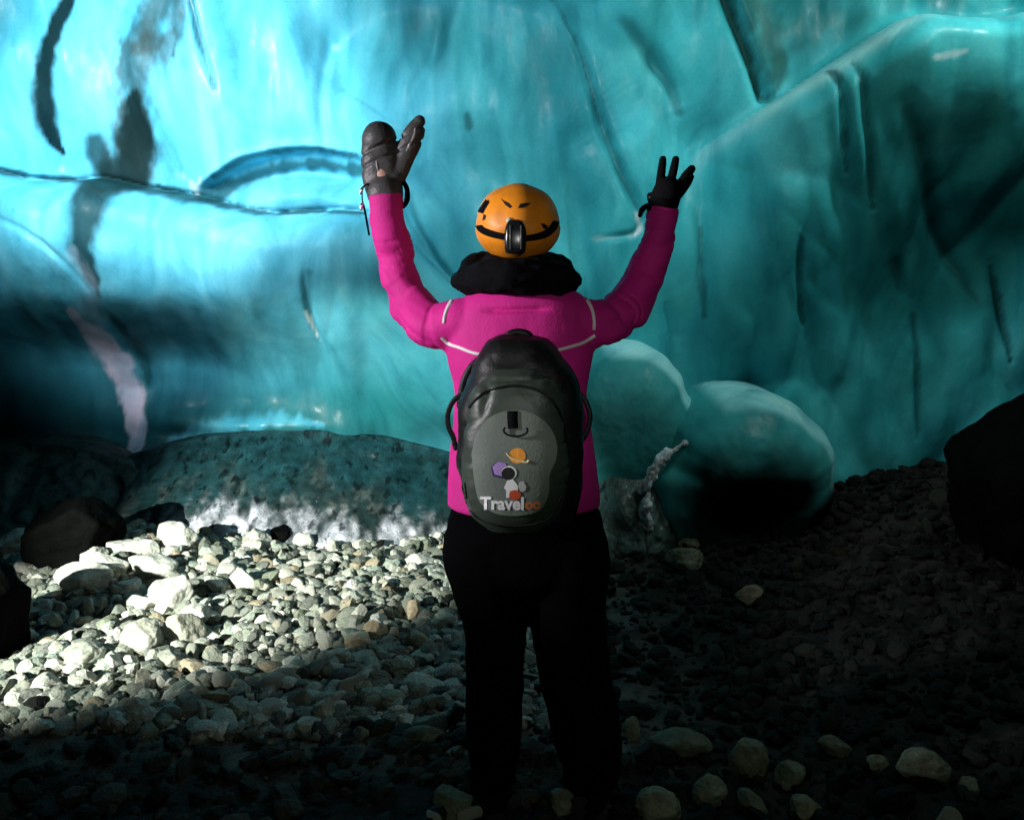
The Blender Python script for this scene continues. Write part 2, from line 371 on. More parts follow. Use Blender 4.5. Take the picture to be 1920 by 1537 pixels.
band([(350, 330), (365, 350), (380, 345)], [5, 10, 5], FR, .5, .9, 22, 84); band([(710, 872), (712, 885)], [8, 5], FR, .8, .8, 14, 85)
band([(1640, 165), (1670, 160), (1690, 155)], [2, 5, 2], FR, .35, .8, 8, 86)
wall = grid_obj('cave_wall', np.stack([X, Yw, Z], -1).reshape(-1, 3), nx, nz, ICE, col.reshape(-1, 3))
tag(wall, kind='structure')

# rest of the cave: a rough ice vault that closes over and behind the camera
nu, nv = 160, 60
th = np.linspace(0, 2*np.pi, nu, endpoint=False); ph = np.linspace(-.06, np.pi/2-.01, nv)
TH, PH = np.meshgrid(th, ph)
rr = 1 + .05*fbm(np.cos(TH)*3, np.sin(TH)*3, PH*4, 4, 90)
V = np.stack([8.0*np.cos(PH)*np.cos(TH)*rr, 7.6*np.cos(PH)*np.sin(TH)*rr, 5.2*np.sin(PH)*rr], -1).reshape(-1, 3)
vault = grid_obj('cave_ceiling', V, nu, nv, ICE, np.tile(np.array([.02, .13, .14]), (len(V), 1)), wrap=True)
tag(vault, kind='structure')

# ------------------------------------------------------------------ ice forms in front of the wall
def relief(name, cx, cy, rx, ry, Yc, depth, mat, colfn, prof, label, cat, seed, nr=90, na=200, rough=.02, bell=False):
    """a rounded body of ice: front face and a closed back, built as a polar patch standing at its own distance"""
    r = np.linspace(0, 1, nr)[:, None]; a = np.linspace(0, 2*np.pi, na, endpoint=False)[None, :]
    c = P(cx, cy, Yc); sx, sz = R(rx, Yc), R(ry, Yc)
    U = r*np.cos(a); Vv = r*np.sin(a)
    h = prof(U, Vv, r+0*a) if prof else None
    if bell: h = np.clip(1-r**2, 0, 1)**1.25 + 0*a
    x = c.x + U*sx*(1+.14*fbm(np.cos(a)*2, np.sin(a)*2, 0, 3, seed)); z = c.z + Vv*sz
    y = c.y - h*depth - rough*fbm(x*7, z*6, 0, 4, seed+1)*ss(1-r, 0, .1)
    Vf = np.stack([x, y, z], -1).reshape(-1, 3)
    n = len(Vf)
    back = Vf.reshape(nr, na, 3)[-1].copy(); back[:, 1] += .45
    V = np.concatenate([Vf, back]); cc = np.concatenate([colfn(U, Vv, x, z).reshape(-1, 3), colfn(U, Vv, x, z).reshape(nr, na, 3)[-1]])
    o = grid_obj(name, V, na, nr+1, mat, cc, wrap=True)
    return tag(o, label, cat)
def const(c): return lambda U, V, x, z: np.zeros(x.shape+(3,))+np.array(c)

def mound_col(U, V, x, z):
    r = np.hypot(U, V); n = fbm(x*6, z*5, 0, 4, 3); n2 = fbm(x*26, z*16, 0, 4, 8)
    pale = ss(.60-V+.16*n+.12*n2-.9*np.abs(U+.02)**3, 0, .2)[..., None]  # torchlight on the mound base painted as pale colour
    rim = ss(r+.22*n, .62, .86)[..., None]
    sp = ss(n2, .0, .4)[..., None]
    dirt = np.array([.014, .030, .030])*(1-sp) + sp*np.array([.07, .085, .08])
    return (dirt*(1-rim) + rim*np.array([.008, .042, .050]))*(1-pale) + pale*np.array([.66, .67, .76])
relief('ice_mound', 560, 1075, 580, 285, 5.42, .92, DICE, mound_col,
       None, 'low rounded mound of dirt-streaked ice, its base painted torchlit, rising behind the lit gravel', 'ice mound', 100, rough=.07, bell=True, nr=140, na=340)
relief('ice_hump', 60, 1030, 330, 210, 5.3, .6, DICE, const((.04, .075, .07)),
       None, 'murky grey-green hump of ice at the far left foot of the wall', 'ice mound', 104, rough=.08, bell=True, nr=110, na=240)
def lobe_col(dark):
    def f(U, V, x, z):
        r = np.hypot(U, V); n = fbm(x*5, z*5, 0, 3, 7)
        rim = (ss(r, .80, .90)*ss(U+.6*V+.2*n, .1, .4))[..., None]  # lit edge painted bright along the dome rim
        t = np.maximum(ss(.92-r+.2*n, 0, .45)*ss(.62-V+.2*n, 0, .5)*ss(U+.2*n, -1.0, -.4), ss(-.12-V+.35*U+.1*n, 0, .25))[..., None]*dark  # shade of the underside painted dark
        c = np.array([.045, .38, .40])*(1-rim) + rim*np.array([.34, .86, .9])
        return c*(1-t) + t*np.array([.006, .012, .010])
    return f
def profB(U, V, r):
    base = np.clip(1-r**3, 0, 1)**.5
    return base - .55*ss(.70-r, 0, .6)*ss(.25-V, 0, .5)
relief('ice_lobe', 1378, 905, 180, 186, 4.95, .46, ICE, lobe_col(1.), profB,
       'smooth teal dome of ice with shade painted in the hollow of its underside, right of the person', 'ice dome', 110, rough=.012)
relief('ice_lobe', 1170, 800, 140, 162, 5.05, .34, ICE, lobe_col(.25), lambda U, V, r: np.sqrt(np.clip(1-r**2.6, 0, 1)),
       'smaller ice bulge with a painted lit rim peeking out beside the pink jacket', 'ice dome', 114, rough=.012)
relief('ice_hump', 1170, 985, 200, 210, 5.1, .6, DICE, const((.07, .13, .12)), None,
       'dull grey-green hump of ice at the wall foot right of the trousers', 'ice mound', 118, rough=.06, bell=True, nr=100, na=220)

# ------------------------------------------------------------------ mesh building tools for figures and kit
def add_ellipsoid(bm, c, r, rot=None, seg=24):
    m = Matrix.Translation(c) @ (rot.to_4x4() if rot else Matrix()) @ Matrix.Diagonal((*r, 1))
    bmesh.ops.create_uvsphere(bm, u_segments=seg, v_segments=seg//2, radius=1, matrix=m)
def add_chain(bm, pts, n=5, seg=16, caps=True, flat=1.0):
    """tapered tube through (point, radius) pairs"""
    c = cr([(*p, r) for p, r in pts], n) if len(pts) > 2 else np.array([(*pts[0][0], pts[0][1]), (*pts[1][0], pts[1][1])])
    ring_prev = None; up = None
    for k in range(len(c)):
        p = Vector(c[k, :3]); r = max(c[k, 3], 1e-4)
        t = Vector(c[min(k+1, len(c)-1), :3])-Vector(c[max(k-1, 0), :3]); t.normalize()
        if up is None: up = Vector((0, 1, 0)) if abs(t.y) < .9 else Vector((1, 0, 0))
        x = t.cross(up).normalized(); y = x.cross(t).normalized(); up = y
        ring = [bm.verts.new(p + x*r*math.cos(2*math.pi*j/seg) + y*r*flat*math.sin(2*math.pi*j/seg)) for j in range(seg)]
        if ring_prev:
            for j in range(seg): bm.faces.new((ring_prev[j], ring_prev[(j+1) % seg], ring[(j+1) % seg], ring[j]))
        else: first = ring
        ring_prev = ring
    bm.faces.new(list(reversed(first))); bm.faces.new(ring_prev)
    if caps:
        add_ellipsoid(bm, Vector(c[0, :3]), (c[0, 3],)*3, seg=seg); add_ellipsoid(bm, Vector(c[-1, :3]), (c[-1, 3],)*3, seg=seg)
def add_loft(bm, rings, seg=40, p=2.0):
    """rings: (centre, rx, ry) horizontal superellipses, bottom or top first"""
    prev = None
    for c, rx, ry in rings:
        ring = []
        for j in range(seg):
            a = 2*math.pi*j/seg; ca, sa = math.cos(a), math.sin(a)
            ring.append(bm.verts.new(Vector(c)+Vector((rx*math.copysign(abs(ca)**(2/p), ca), ry*math.copysign(abs(sa)**(2/p), sa), 0))))
        if prev:
            for j in range(seg): bm.faces.new((prev[j], prev[(j+1) % seg], ring[(j+1) % seg], ring[j]))
        else: first = ring
        prev = ring
    bm.faces.new(first); bm.faces.new(prev)
def rings_px(rows, Y, ry=None, n=3):
    """rows: (py, x left, x right, half depth[, y offset]) traced outline -> rings at distance Y"""
    a = cr([(r[0], r[1], r[2], r[3], r[4] if len(r) > 4 else 0) for r in rows], n)
    out = []
    for py, xl, xr, d, oy in a:
        c = P((xl+xr)/2, py, Y); c.y += oy
        out.append((c, abs(R((xr-xl)/2, Y)), d))
    return out
def to_obj(name, bm, mat, parent=None, voxel=0, smooth=0, disp=None, sub=0, adapt=False):
    bmesh.ops.recalc_face_normals(bm, faces=bm.faces)
    me = bpy.data.meshes.new(name); bm.to_mesh(me); bm.free()
    o = bpy.data.objects.new(name, me); COL.objects.link(o)
    if voxel:
        r = o.modifiers.new('r', 'REMESH'); r.mode = 'VOXEL'; r.voxel_size = voxel; r.use_smooth_shade = True
    if smooth:
        s = o.modifiers.new('s', 'SMOOTH'); s.factor = .5; s.iterations = smooth
    if sub:
        s = o.modifiers.new('s', 'SUBSURF'); s.levels = sub; s.render_levels = sub
    if o.modifiers:
        dg = bpy.context.evaluated_depsgraph_get(); ne = bpy.data.meshes.new_from_object(o.evaluated_get(dg))
        o.modifiers.clear(); o.data = ne; bpy.data.meshes.remove(me); me = ne; me.name = name
    if disp:
        n = len(me.vertices); co = np.empty(n*3, np.float32); no = np.empty(n*3, np.float32)
        me.vertices.foreach_get('co', co); me.vertices.foreach_get('normal', no)
        co = co.reshape(-1, 3).astype(float); no = no.reshape(-1, 3)
        co = co + no*disp(co)[:, None]; me.vertices.foreach_set('co', co.astype(np.float32).ravel()); me.update()
    me.polygons.foreach_set('use_smooth', [True]*len(me.polygons))
    me.materials.clear(); me.materials.append(mat)
    if parent: o.parent = parent
    return o
def bvh(o):
    me = o.data; return BVHTree.FromPolygons([v.co[:] for v in me.vertices], [p.vertices[:] for p in me.polygons])
CAMP = Vector((0, 0, CAMZ))
def proj(tree, px, py, off=.002):
    d = ray(px, py).normalized(); h = tree.ray_cast(CAMP, d)
    if h[0] is None: return None, None
    n = h[1] if h[1].dot(d) < 0 else -h[1]
    return h[0]+n*off, n
def ribbon(name, tree, pts, w, mat, parent, off=.002, thick=.003, n=8):
    """flat strip sewn on a surface along a traced line"""
    c = cr(pts, n); w = np.interp(np.linspace(0, 1, len(c)), np.linspace(0, 1, len(w)), w) if hasattr(w, '__len__') else [w]*len(c)
    bm = bmesh.new(); prev = None
    for k in range(len(c)):
        t = c[min(k+1, len(c)-1)]-c[max(k-1, 0)]; t /= np.linalg.norm(t)+1e-9; nn = np.array([-t[1], t[0]])*w[k]/2
        a, na = proj(tree, *(c[k]+nn), off); b, nb = proj(tree, *(c[k]-nn), off)
        if a is None or b is None: prev = None; continue
        n_ = (na+nb).normalized(); m_ = (a+b)/2 + n_*thick
        row = [bm.verts.new(a - n_*.002), bm.verts.new(a*.75+b*.25+n_*thick), bm.verts.new(m_+n_*thick*.2), bm.verts.new(a*.25+b*.75+n_*thick), bm.verts.new(b - n_*.002)]
        if prev:
            for j in range(4): bm.faces.new((prev[j], prev[j+1], row[j+1], row[j]))
        prev = row
    return to_obj(name, bm, mat, parent)
def patch(name, tree, poly, mat, parent, off=.002):
    """outline laid on a curved surface as a thin applique"""
    poly = np.array(poly, float); x0, y0 = poly.min(0); x1, y1 = poly.max(0)
    bm = bmesh.new(); vs = [bm.verts.new((x, y, 0)) for x, y in poly]; bm.faces.new(vs)
    bmesh.ops.triangulate(bm, faces=bm.faces[:])
    step_ = max(x1-x0, y1-y0)/14
    for ax in (0, 1):
        lo, hi = (x0, x1) if ax == 0 else (y0, y1); q = lo+step_
        while q < hi:
            co = Vector((q, 0, 0)) if ax == 0 else Vector((0, q, 0)); no = Vector((1, 0, 0)) if ax == 0 else Vector((0, 1, 0))
            bmesh.ops.bisect_plane(bm, geom=bm.verts[:]+bm.edges[:]+bm.faces[:], plane_co=co, plane_no=no); q += step_
    for v in bm.verts:
        h, n = proj(tree, v.co.x, v.co.y, off)
        v.co = h if h is not None else P(v.co.x, v.co.y, 2.0)
    return to_obj(name, bm, mat, parent)

def fabric(name, color, rough=.75, scale=160, strength=.25, wr=12, spec=.3, sheen=0.):
    m = M(name); n = m.tex('Noise', scale, 3); w = m.tex('Noise', wr, 4)
    c = m.mix(color, m.ramp(w.outputs[0], [(.3, (.82, .82, .82)), (.7, (1.1, 1.1, 1.1))]), 1, 'MULTIPLY')
    m.bump(m.math('ADD', m.math('MULTIPLY', n.outputs[0], .2), w.outputs[0]), strength, .02)
    return m.set(c, rough, Specular_IOR_Level=spec, Sheen_Weight=sheen)
PINK = fabric('magenta_softshell', (.66, .02, .27), .72, wr=7, strength=.28)
BLACKF = fabric('black_fabric', (.004, .0045, .006), .9, spec=.08)
TROU = fabric('black_trouser_fabric', (.0015, .0015, .002), .9, spec=.03)
GLOVE = fabric('dark_padded_nylon', (.055, .055, .055), .5, wr=18, strength=.3, spec=.5)
KNIT = fabric('black_knit_glove', (.006, .006, .007), .9, spec=.1)
PACKB = fabric('black_pack_nylon', (.004, .005, .005), .5, spec=.3)
PACKG = fabric('dark_grey_pack_nylon', (.036, .050, .038), .45, wr=6, strength=.15, spec=.4)
PACKL = fabric('worn_grey_pack_panel', (.155, .185, .16), .55, wr=7, strength=.2)
ORANGE = M('orange_helmet_shell'); ORANGE = ORANGE.set(ORANGE.mix((.95, .32, .014), ORANGE.ramp(ORANGE.tex('Noise', 22, 5).outputs[0], [(.35, (.75, .75, .75)), (.55, (1, 1, 1))]), .8, 'MULTIPLY'), .5)
WHITE = M('white_reflective_tape').set((.8, .8, .78), .5)
SKIN = M('skin').set((.55, .33, .25), .55, Subsurface_Weight=.1)
PLAST = M('black_gloss_plastic').set((.012, .014, .014), .22)
METAL = M('bright_metal').set((.8, .8, .8), .25, Metallic=.9)
VENT = M('black_vent_opening').set((.006, .004, .004), .8)
def flat(name, c, r=.6): return M(name).set(c, r)

# ------------------------------------------------------------------ the person
Yp = 2.40
person = bpy.data.objects.new('person', None); COL.objects.link(person)
tag(person, 'person seen from behind in a magenta jacket, black trousers and orange helmet, both arms raised', 'person')
person.location = (0, 0, 0)

LA = [(P(868, 604, Yp-.01), R(48, Yp)), (P(812, 612, Yp+.02), R(47, Yp)), (P(772, 570, Yp+.08), R(45, Yp)), (P(746, 500, Yp+.11), R(38, Yp)), (P(730, 430, Yp+.10), R(35, Yp)), (P(724, 378, Yp+.09), R(31, Yp))]
RA = [(P(1078, 604, Yp-.01), R(46, Yp)), (P(1130, 607, Yp+.02), R(46, Yp)), (P(1180, 572, Yp+.08), R(44, Yp)), (P(1212, 508, Yp+.11), R(39, Yp)), (P(1232, 450, Yp+.10), R(35, Yp)), (P(1242, 402, Yp+.09), R(29, Yp))]
# continuous body (mostly under the clothes), face towards the wall
bm = bmesh.new()
hd = P(971, 432, Yp+.02)
add_ellipsoid(bm, hd+Vector((0, .01, 0)), (.078, .098, .112))
add_ellipsoid(bm, hd+Vector((0, .05, -.06)), (.055, .055, .055))
add_chain(bm, [(hd+Vector((0, .10, .012)), .009), (hd+Vector((0, .116, -.018)), .014)], seg=10)
for s in (-1, 1):
    add_ellipsoid(bm, hd+Vector((s*.078, .0, -.01)), (.008, .018, .03))
    add_ellipsoid(bm, hd+Vector((s*.03, .092, .022)), (.022, .014, .009))
add_ellipsoid(bm, hd+Vector((0, .101, -.048)), (.024, .012, .009))
add_chain(bm, [(hd+Vector((0, 0, -.06)), .055), (P(972, 570, Yp), .06)])
add_loft(bm, rings_px([(560, 890, 1060, .06), (620, 875, 1080, .09), (700, 880, 1075, .09), (780, 885, 1070, .085), (900, 870, 1090, .095), (1040, 865, 1100, .09)], Yp))
for ch in (LA, RA): add_chain(bm, [(p, r*.62) for p, r in ch])
add_chain(bm, [(LA[-1][0], .024), (P(718, 335, Yp+.10), .026), (P(715, 290, Yp+.11), .024), (P(712, 255, Yp+.12), .014)])
add_chain(bm, [(P(738, 325, Yp+.10), .015), (P(765, 275, Yp+.11), .011), (P(780, 240, Yp+.11), .009)])
add_chain(bm, [(RA[-1][0], .022), (P(1250, 365, Yp+.10), .024)])
for (x0, y0, x1, y1) in ((1242, 355, 1239, 312), (1258, 352, 1264, 312), (1268, 358, 1287, 335), (1270, 362, 1287, 343), (1232, 372, 1220, 371)):
    add_chain(bm, [(P(x0, y0, Yp+.10), .0095), (P(x1, y1, Yp+.11), .007)], seg=10)
for ch in ([(P(915, 1000, Yp), .08), (P(920, 1200, Yp+.01), .06), (P(928, 1330, Yp), .05), (P(930, 1450, Yp-.01), .038), (P(930, 1488, Yp+.10), .035)],
           [(P(1060, 1000, Yp), .08), (P(1072, 1200, Yp+.01), .06), (P(1092, 1330, Yp), .05), (P(1106, 1450, Yp-.01), .038), (P(1108, 1488, Yp+.10), .035)]):
    add_chain(bm, ch)
to_obj('body', bm, SKIN, person, voxel=.007, smooth=3)
for s in (-1, 1):
    b2 = bmesh.new(); add_ellipsoid(b2, hd+Vector((s*.03, .096, .008)), (.011, .008, .007), seg=14)
    to_obj('eye', b2, flat('eye_white', (.7, .7, .7), .2), person)

# jacket
def folds(co):
    x, y, z = co.T
    arm = ss(np.abs(x-P(972, 600, Yp).x), .19, .25)
    el = P(765, 560, Yp)
    f = (.011*fbm(x*8+4*z, y*9, z*15-7*np.abs(x), 2, 201) - .007*np.exp(-(noise3(x*10, y*6, z*19-13*np.abs(x), 207)/.22)**2)*ss(noise3(x*4, y*4, z*4, 208), -.3, .2))*arm
    f = f + .006*fbm(x*7, y*7, z*9, 3, 202)
    dl = np.hypot(x-P(845, 600, Yp).x, z-P(845, 600, Yp).z); dr = np.hypot(x-P(1105, 600, Yp).x, z-P(1105, 600, Yp).z)
    f = f
    zc = P(972, 577, Yp).z + .02*(x-.02)
    f = f - .012*np.exp(-((z-zc)/.006)**2)*ss(-np.abs(x-.01), -.10, -.05)
    for CH in (LA, RA):
        c = cr([tuple(p) for p, r in CH], 5); L = 0.; best = np.full(len(x), 9.); tt = np.zeros(len(x))
        for k in range(len(c)-1):
            ab = c[k+1]-c[k]; l = np.linalg.norm(ab); u = np.clip((co-c[k])@ab/l**2, 0, 1)
            dd = np.linalg.norm(co-c[k]-u[:, None]*ab, axis=1); m_ = dd < best; best[m_] = dd[m_]; tt[m_] = L+u[m_]*l; L += l
        n_ = noise3(tt*24+3*fbm(x*6, z*6, y*6, 2, 271), (x+z)*5, y*5, 272)
        f = f - .0085*np.exp(-(n_/.16)**2)*(best < .085)*ss(tt, .02, .08)*(.35+.65*np.exp(-((tt-.16)/.09)**2))
    return f
bm = bmesh.new()
add_loft(bm, rings_px([(535, 905, 1050, .07), (556, 868, 1092, .10), (590, 842, 1112, .118), (640, 832, 1116, .13), (690, 842, 1110, .13), (740, 850, 1102, .125), (800, 846, 1110, .13), (860, 840, 1120, .14), (915, 836, 1126, .148), (947, 833, 1129, .15)], Yp))
add_chain(bm, LA, caps=True); add_chain(bm, RA, caps=True)
jacket = to_obj('jacket', bm, PINK, person, voxel=.006, smooth=8, disp=folds)
JT = bvh(jacket)
for p_, q_, r_ in ((LA[-1], LA[-2], .0), (RA[-1], RA[-2], .0)):
    bm = bmesh.new(); dv = (q_[0]-p_[0]).normalized(); add_chain(bm, [(p_[0]-dv*.022, p_[1]*.97), (p_[0]-dv*.012, p_[1]*1.03), (p_[0]+dv*.012, p_[1]*1.05), (p_[0]+dv*.02, p_[1]*1.0)], seg=28, caps=False)
    to_obj('cuff', bm, PINK, jacket, sub=1)
for pts in ([(851, 558), (840, 576), (834, 592), (832, 606)], [(827, 632), (842, 645), (862, 652), (885, 661), (908, 666)],
            [(1101, 562), (1110, 580), (1114, 600), (1114, 618)], [(1116, 629), (1095, 642), (1070, 650), (1044, 657)]):
    ribbon('reflective_piping', JT, pts, 6.5, WHITE, jacket, .001, .003)

# neck gaiter / hood roll
bm = bmesh.new()
c0 = P(971, 520, Yp-.005)
ringp = []
for k in range(25):
    a = 2*math.pi*k/24
    ringp.append((c0+Vector((.128*math.cos(a), .10*math.sin(a), -.004*math.cos(2*a)+.02*max(0, math.sin(a)))), .046+.004*math.sin(3*a)))
add_chain(bm, ringp, n=2, seg=18)
add_chain(bm, [(P(972, 478, Yp), R(66, Yp)*.93), (P(972, 500, Yp), R(80, Yp)), (P(972, 535, Yp), R(95, Yp))], n=4, seg=24, caps=False, flat=.9)
to_obj('neck_gaiter', bm, BLACKF, person, voxel=.006, smooth=4, disp=lambda co: .022*fbm(co[:, 0]*11, co[:, 1]*11, co[:, 2]*22, 4, 210))

# trousers and boots
bm = bmesh.new()
add_loft(bm, rings_px([(915, 845, 1110, .12), (960, 838, 1130, .125), (1035, 832, 1142, .125), (1080, 842, 1140, .11), (1120, 900, 1090, .06)], Yp))
add_loft(bm, rings_px([(1000, 832, 990, .11), (1050, 829, 992, .115), (1100, 845, 992, .108), (1150, 860, 990, .10), (1200, 867, 987, .095), (1300, 869, 984, .09), (1400, 872, 978, .085), (1462, 880, 972, .08)], Yp))
add_loft(bm, rings_px([(1000, 985, 1140, .11), (1050, 984, 1145, .115), (1100, 988, 1143, .108), (1150, 993, 1142, .10), (1250, 1002, 1150, .095), (1340, 1022, 1166, .09), (1430, 1044, 1170, .085), (1468, 1050, 1165, .08)], Yp))
to_obj('trousers', bm, TROU, person, voxel=.009, smooth=5, disp=lambda co: .012*fbm(co[:, 0]*6, co[:, 1]*6, co[:, 2]*10, 4, 220))
for x in (926, 1107):
    bm = bmesh.new(); h = P(x, 1462, Yp); g0 = float(gz(h.x, Yp))
    add_chain(bm, [(Vector((h.x, Yp-.01, g0+.16)), .055), (Vector((h.x, Yp-.02, g0+.06)), .05)], seg=18)
    add_chain(bm, [(Vector((h.x, Yp-.03, g0+.045)), .042), (Vector((h.x, Yp+.08, g0+.045)), .047), (Vector((h.x, Yp+.19, g0+.035)), .04)], seg=18)
    boot = to_obj('boot', bm, BLACKF, person, voxel=.007, smooth=2)
    bm = bmesh.new(); add_loft(bm, [((h.x, Yp+.08, g0-.01), .05, .165), ((h.x, Yp+.08, g0+.015), .054, .168), ((h.x, Yp+.08, g0+.022), .05, .16)], seg=32, p=2.6)
    to_obj('boot_sole', bm, BLACKF, boot)

# padded mitten on the raised left hand
bm = bmesh.new()
Ym = Yp+.11
add_chain(bm, [(P(722, 362, Ym-.01), R(33, Ym)), (P(716, 335, Ym), R(36, Ym)), (P(713, 300, Ym), R(35, Ym)), (P(711, 262, Ym+.01), R(32, Ym))], n=6, seg=24, flat=.62)
add_chain(bm, [(P(738, 335, Ym), R(20, Ym)), (P(755, 305, Ym), R(17, Ym)), (P(768, 270, Ym), R(20, Ym)), (P(780, 242, Ym), R(17, Ym)), (P(786, 228, Ym), R(11, Ym))], n=6, seg=20, flat=.8)
z1, z2 = P(700, 280, Ym).z, P(700, 304, Ym).z
def mit(co):
    x, y, z = co.T; s = (x-P(700, 0, Ym).x)*.45
    return -.006*np.exp(-((z-z1-s)/.004)**2) - .006*np.exp(-((z-z2-s)/.004)**2) + .004*fbm(x*14, y*14, z*14, 3, 230)
mitten = to_obj('mitten', bm, GLOVE, person, voxel=.0045, smooth=5, disp=mit)
MT = bvh(mitten)
ribbon('print_mark', MT, [(706, 303), (707, 312), (709, 320)], [4, 5, 3], flat('pale_print', (.28, .27, .26)), mitten, .001, .001)
ribbon('shiny_thumb_patch', MT, [(779, 240), (776, 256), (768, 272), (762, 284)], [4, 7, 7, 4], flat('shiny_patch', (.28, .27, .26), .3), mitten, .0005, .001)
bm = bmesh.new(); add_chain(bm, [(P(756, 340, Ym), .006), (P(763, 355, Ym-.02), .007), (P(763, 375, Ym-.02), .008), (P(757, 388, Ym-.01), .005)], seg=10)
to_obj('wrist_cord', bm, BLACKF, mitten)
for (a, b, c, d) in ((682, 349, 676, 362), (681, 379, 677, 392)):
    bm = bmesh.new(); add_chain(bm, [(P(a, b, Ym-.03), .002), (P((a+c)/2-1, (b+d)/2, Ym-.03), .005), (P(c, d, Ym-.03), .0045)], seg=10)
    to_obj('cord_lock', bm, METAL, mitten)
bm = bmesh.new(); add_chain(bm, [(P(690, 345, Ym-.03), .003), (P(681, 352, Ym-.03), .002), (P(679, 372, Ym-.03), .002), (P(684, 395, Ym-.02), .003), (P(692, 440, Ym-.02), .003)], seg=8)
to_obj('wrist_cord', bm, BLACKF, mitten)

# thin black glove on the raised right hand: five separate fingers
bm = bmesh.new(); Yg = Yp+.10
add_chain(bm, [(P(1240, 396, Yg-.01), R(27, Yg)), (P(1246, 376, Yg), R(28, Yg)), (P(1252, 360, Yg), R(27, Yg))], n=5, seg=20, flat=.55)
def fing(pts): add_chain(bm, [(P(x, y, Yg+dy), R(r, Yg)) for x, y, r, dy in pts], n=5, seg=14)
fing([(1236, 358, 9, 0), (1238, 338, 8.2, 0), (1241, 316, 7.8, .004), (1243, 299, 6.8, .012)])
fing([(1254, 356, 9, 0), (1259, 336, 8.2, 0), (1264, 314, 7.8, .004), (1267, 299, 6.8, .012)])
fing([(1264, 364, 10, 0), (1276, 346, 9.2, 0), (1288, 328, 8.8, .004), (1297, 317, 7.4, .01)])
fing([(1262, 376, 9.5, .01), (1276, 360, 8.6, .012), (1288, 344, 8, .02), (1295, 332, 6.8, .03)])
fing([(1232, 384, 9, .01), (1222, 376, 7.5, .02), (1219, 367, 6.5, .035)])
glove = to_obj('glove', bm, KNIT, person, voxel=.003, smooth=3)
bm = bmesh.new(); add_chain(bm, [(P(1216, 385, Yg), .007), (P(1205, 392, Yg), .008), (P(1200, 404, Yg), .006)], seg=10)
to_obj('wrist_cord', bm, BLACKF, glove)

# helmet
hc = P(971, 428, Yp-.005)
bm = bmesh.new()
bmesh.ops.create_uvsphere(bm, u_segments=72, v_segments=48, radius=1)
k = R(78, Yp)
for v in bm.verts:
    x, y, z = v.co
    top = z > 0
    zz = z*(R(79, Yp) if top else R(60, Yp))
    w = k*(1.0 if top else 1-.05*z*z)
    v.co = Vector((math.copysign(abs(x)**.93, x)*w, y*.142 - .004, zz))
    # ribs along the crown
    if top: v.co += Vector((x, y, z))*.002*math.cos(x*9)*(1-z*.4)
bmesh.ops.bisect_plane(bm, geom=bm.verts[:]+bm.edges[:]+bm.faces[:], plane_co=(0, 0, -R(47, Yp)), plane_no=(0, .18, -1), clear_outer=True)
bmesh.ops.translate(bm, verts=bm.verts, vec=hc)
helmet = to_obj('helmet', bm, ORANGE, person)
HT = bvh(helmet)
patch('vent', HT, [(939, 372), (945, 377), (954, 381), (960, 388), (956, 391), (947, 384)], VENT, helmet, .0012)
patch('vent', HT, [(971, 391), (975, 383), (985, 381), (996, 381), (990, 386), (982, 390)], VENT, helmet, .0012)
patch('vent', HT, [(1013, 419), (1020, 419), (1027, 424), (1025, 431), (1018, 428)], VENT, helmet, .0012)
patch('vent', HT, [(907, 402), (912, 404), (910, 412), (905, 414)], VENT, helmet, .0012)
ribbon('headlamp_strap', HT, [(915, 378), (903, 397), (898, 418), (903, 430), (920, 438), (945, 444), (968, 447), (995, 446), (1020, 440), (1036, 428), (1044, 408), (1040, 388)], [8, 11, 12, 14, 14, 13, 13, 13, 15, 16, 14, 10], BLACKF, helmet, .001, .005)
b, n = proj(HT, 966, 445)
bm = bmesh.new()
add_loft(bm, [(P(966, 477, b.y-.012), R(16, Yp), .014), (P(966, 470, b.y-.014), R(19, Yp), .018), (P(967, 430, b.y-.014), R(20, Yp), .018), (P(966, 416, b.y-.010), R(14, Yp), .016), (P(965, 411, b.y-.004), R(8, Yp), .010)], seg=32, p=3.2)
bp = to_obj('battery_pack', bm, PLAST, helmet, sub=1)
for xx, ww in ((957, 3), (977, 4)):
    bm = bmesh.new(); add_chain(bm, [(P(xx, 424, b.y-.030), .0022), (P(xx, 466, b.y-.031), .0022)], seg=8)
    to_obj('ridge', bm, flat('grey_plastic', (.10, .11, .10), .35), bp)
bm = bmesh.new(); add_ellipsoid(bm, P(955, 414, b.y-.006), (.008, .006, .008)); to_obj('rear_light', bm, flat('milky_plastic', (.5, .65, .5), .3), bp)

# ------------------------------------------------------------------ backpack (carried: a thing of its own)
pack = bpy.data.objects.new('backpack', None); COL.objects.link(pack)
tag(pack, 'dark grey backpack with a planet logo and white Travel lettering hanging on the person\'s back', 'backpack')
Yb = 2.17
bm = bmesh.new()
add_loft(bm, rings_px([(632, 945, 1005, .045, .03), (640, 915, 1033, .07, .02), (662, 897, 1052, .085, .01), (700, 880, 1072, .095), (750, 862, 1090, .105), (800, 855, 1097, .11), (870, 858, 1097, .11), (930, 864, 1092, .105), (970, 885, 1075, .09), (990, 925, 1040, .07)], Yb), seg=48, p=2.7)
body = to_obj('pack_body', bm, PACKB, pack, voxel=.006, smooth=4, disp=lambda co: .012*fbm(co[:, 0]*8, co[:, 1]*8, co[:, 2]*14, 4, 240))
bm = bmesh.new()
Yf = 2.095
add_loft(bm, rings_px([(690, 930, 1010, .04, .02), (705, 905, 1035, .055, .01), (735, 884, 1052, .065), (790, 870, 1062, .075), (860, 864, 1068, .08), (925, 868, 1064, .08), (965, 884, 1048, .07), (990, 915, 1015, .05)], Yf), seg=48, p=2.6)
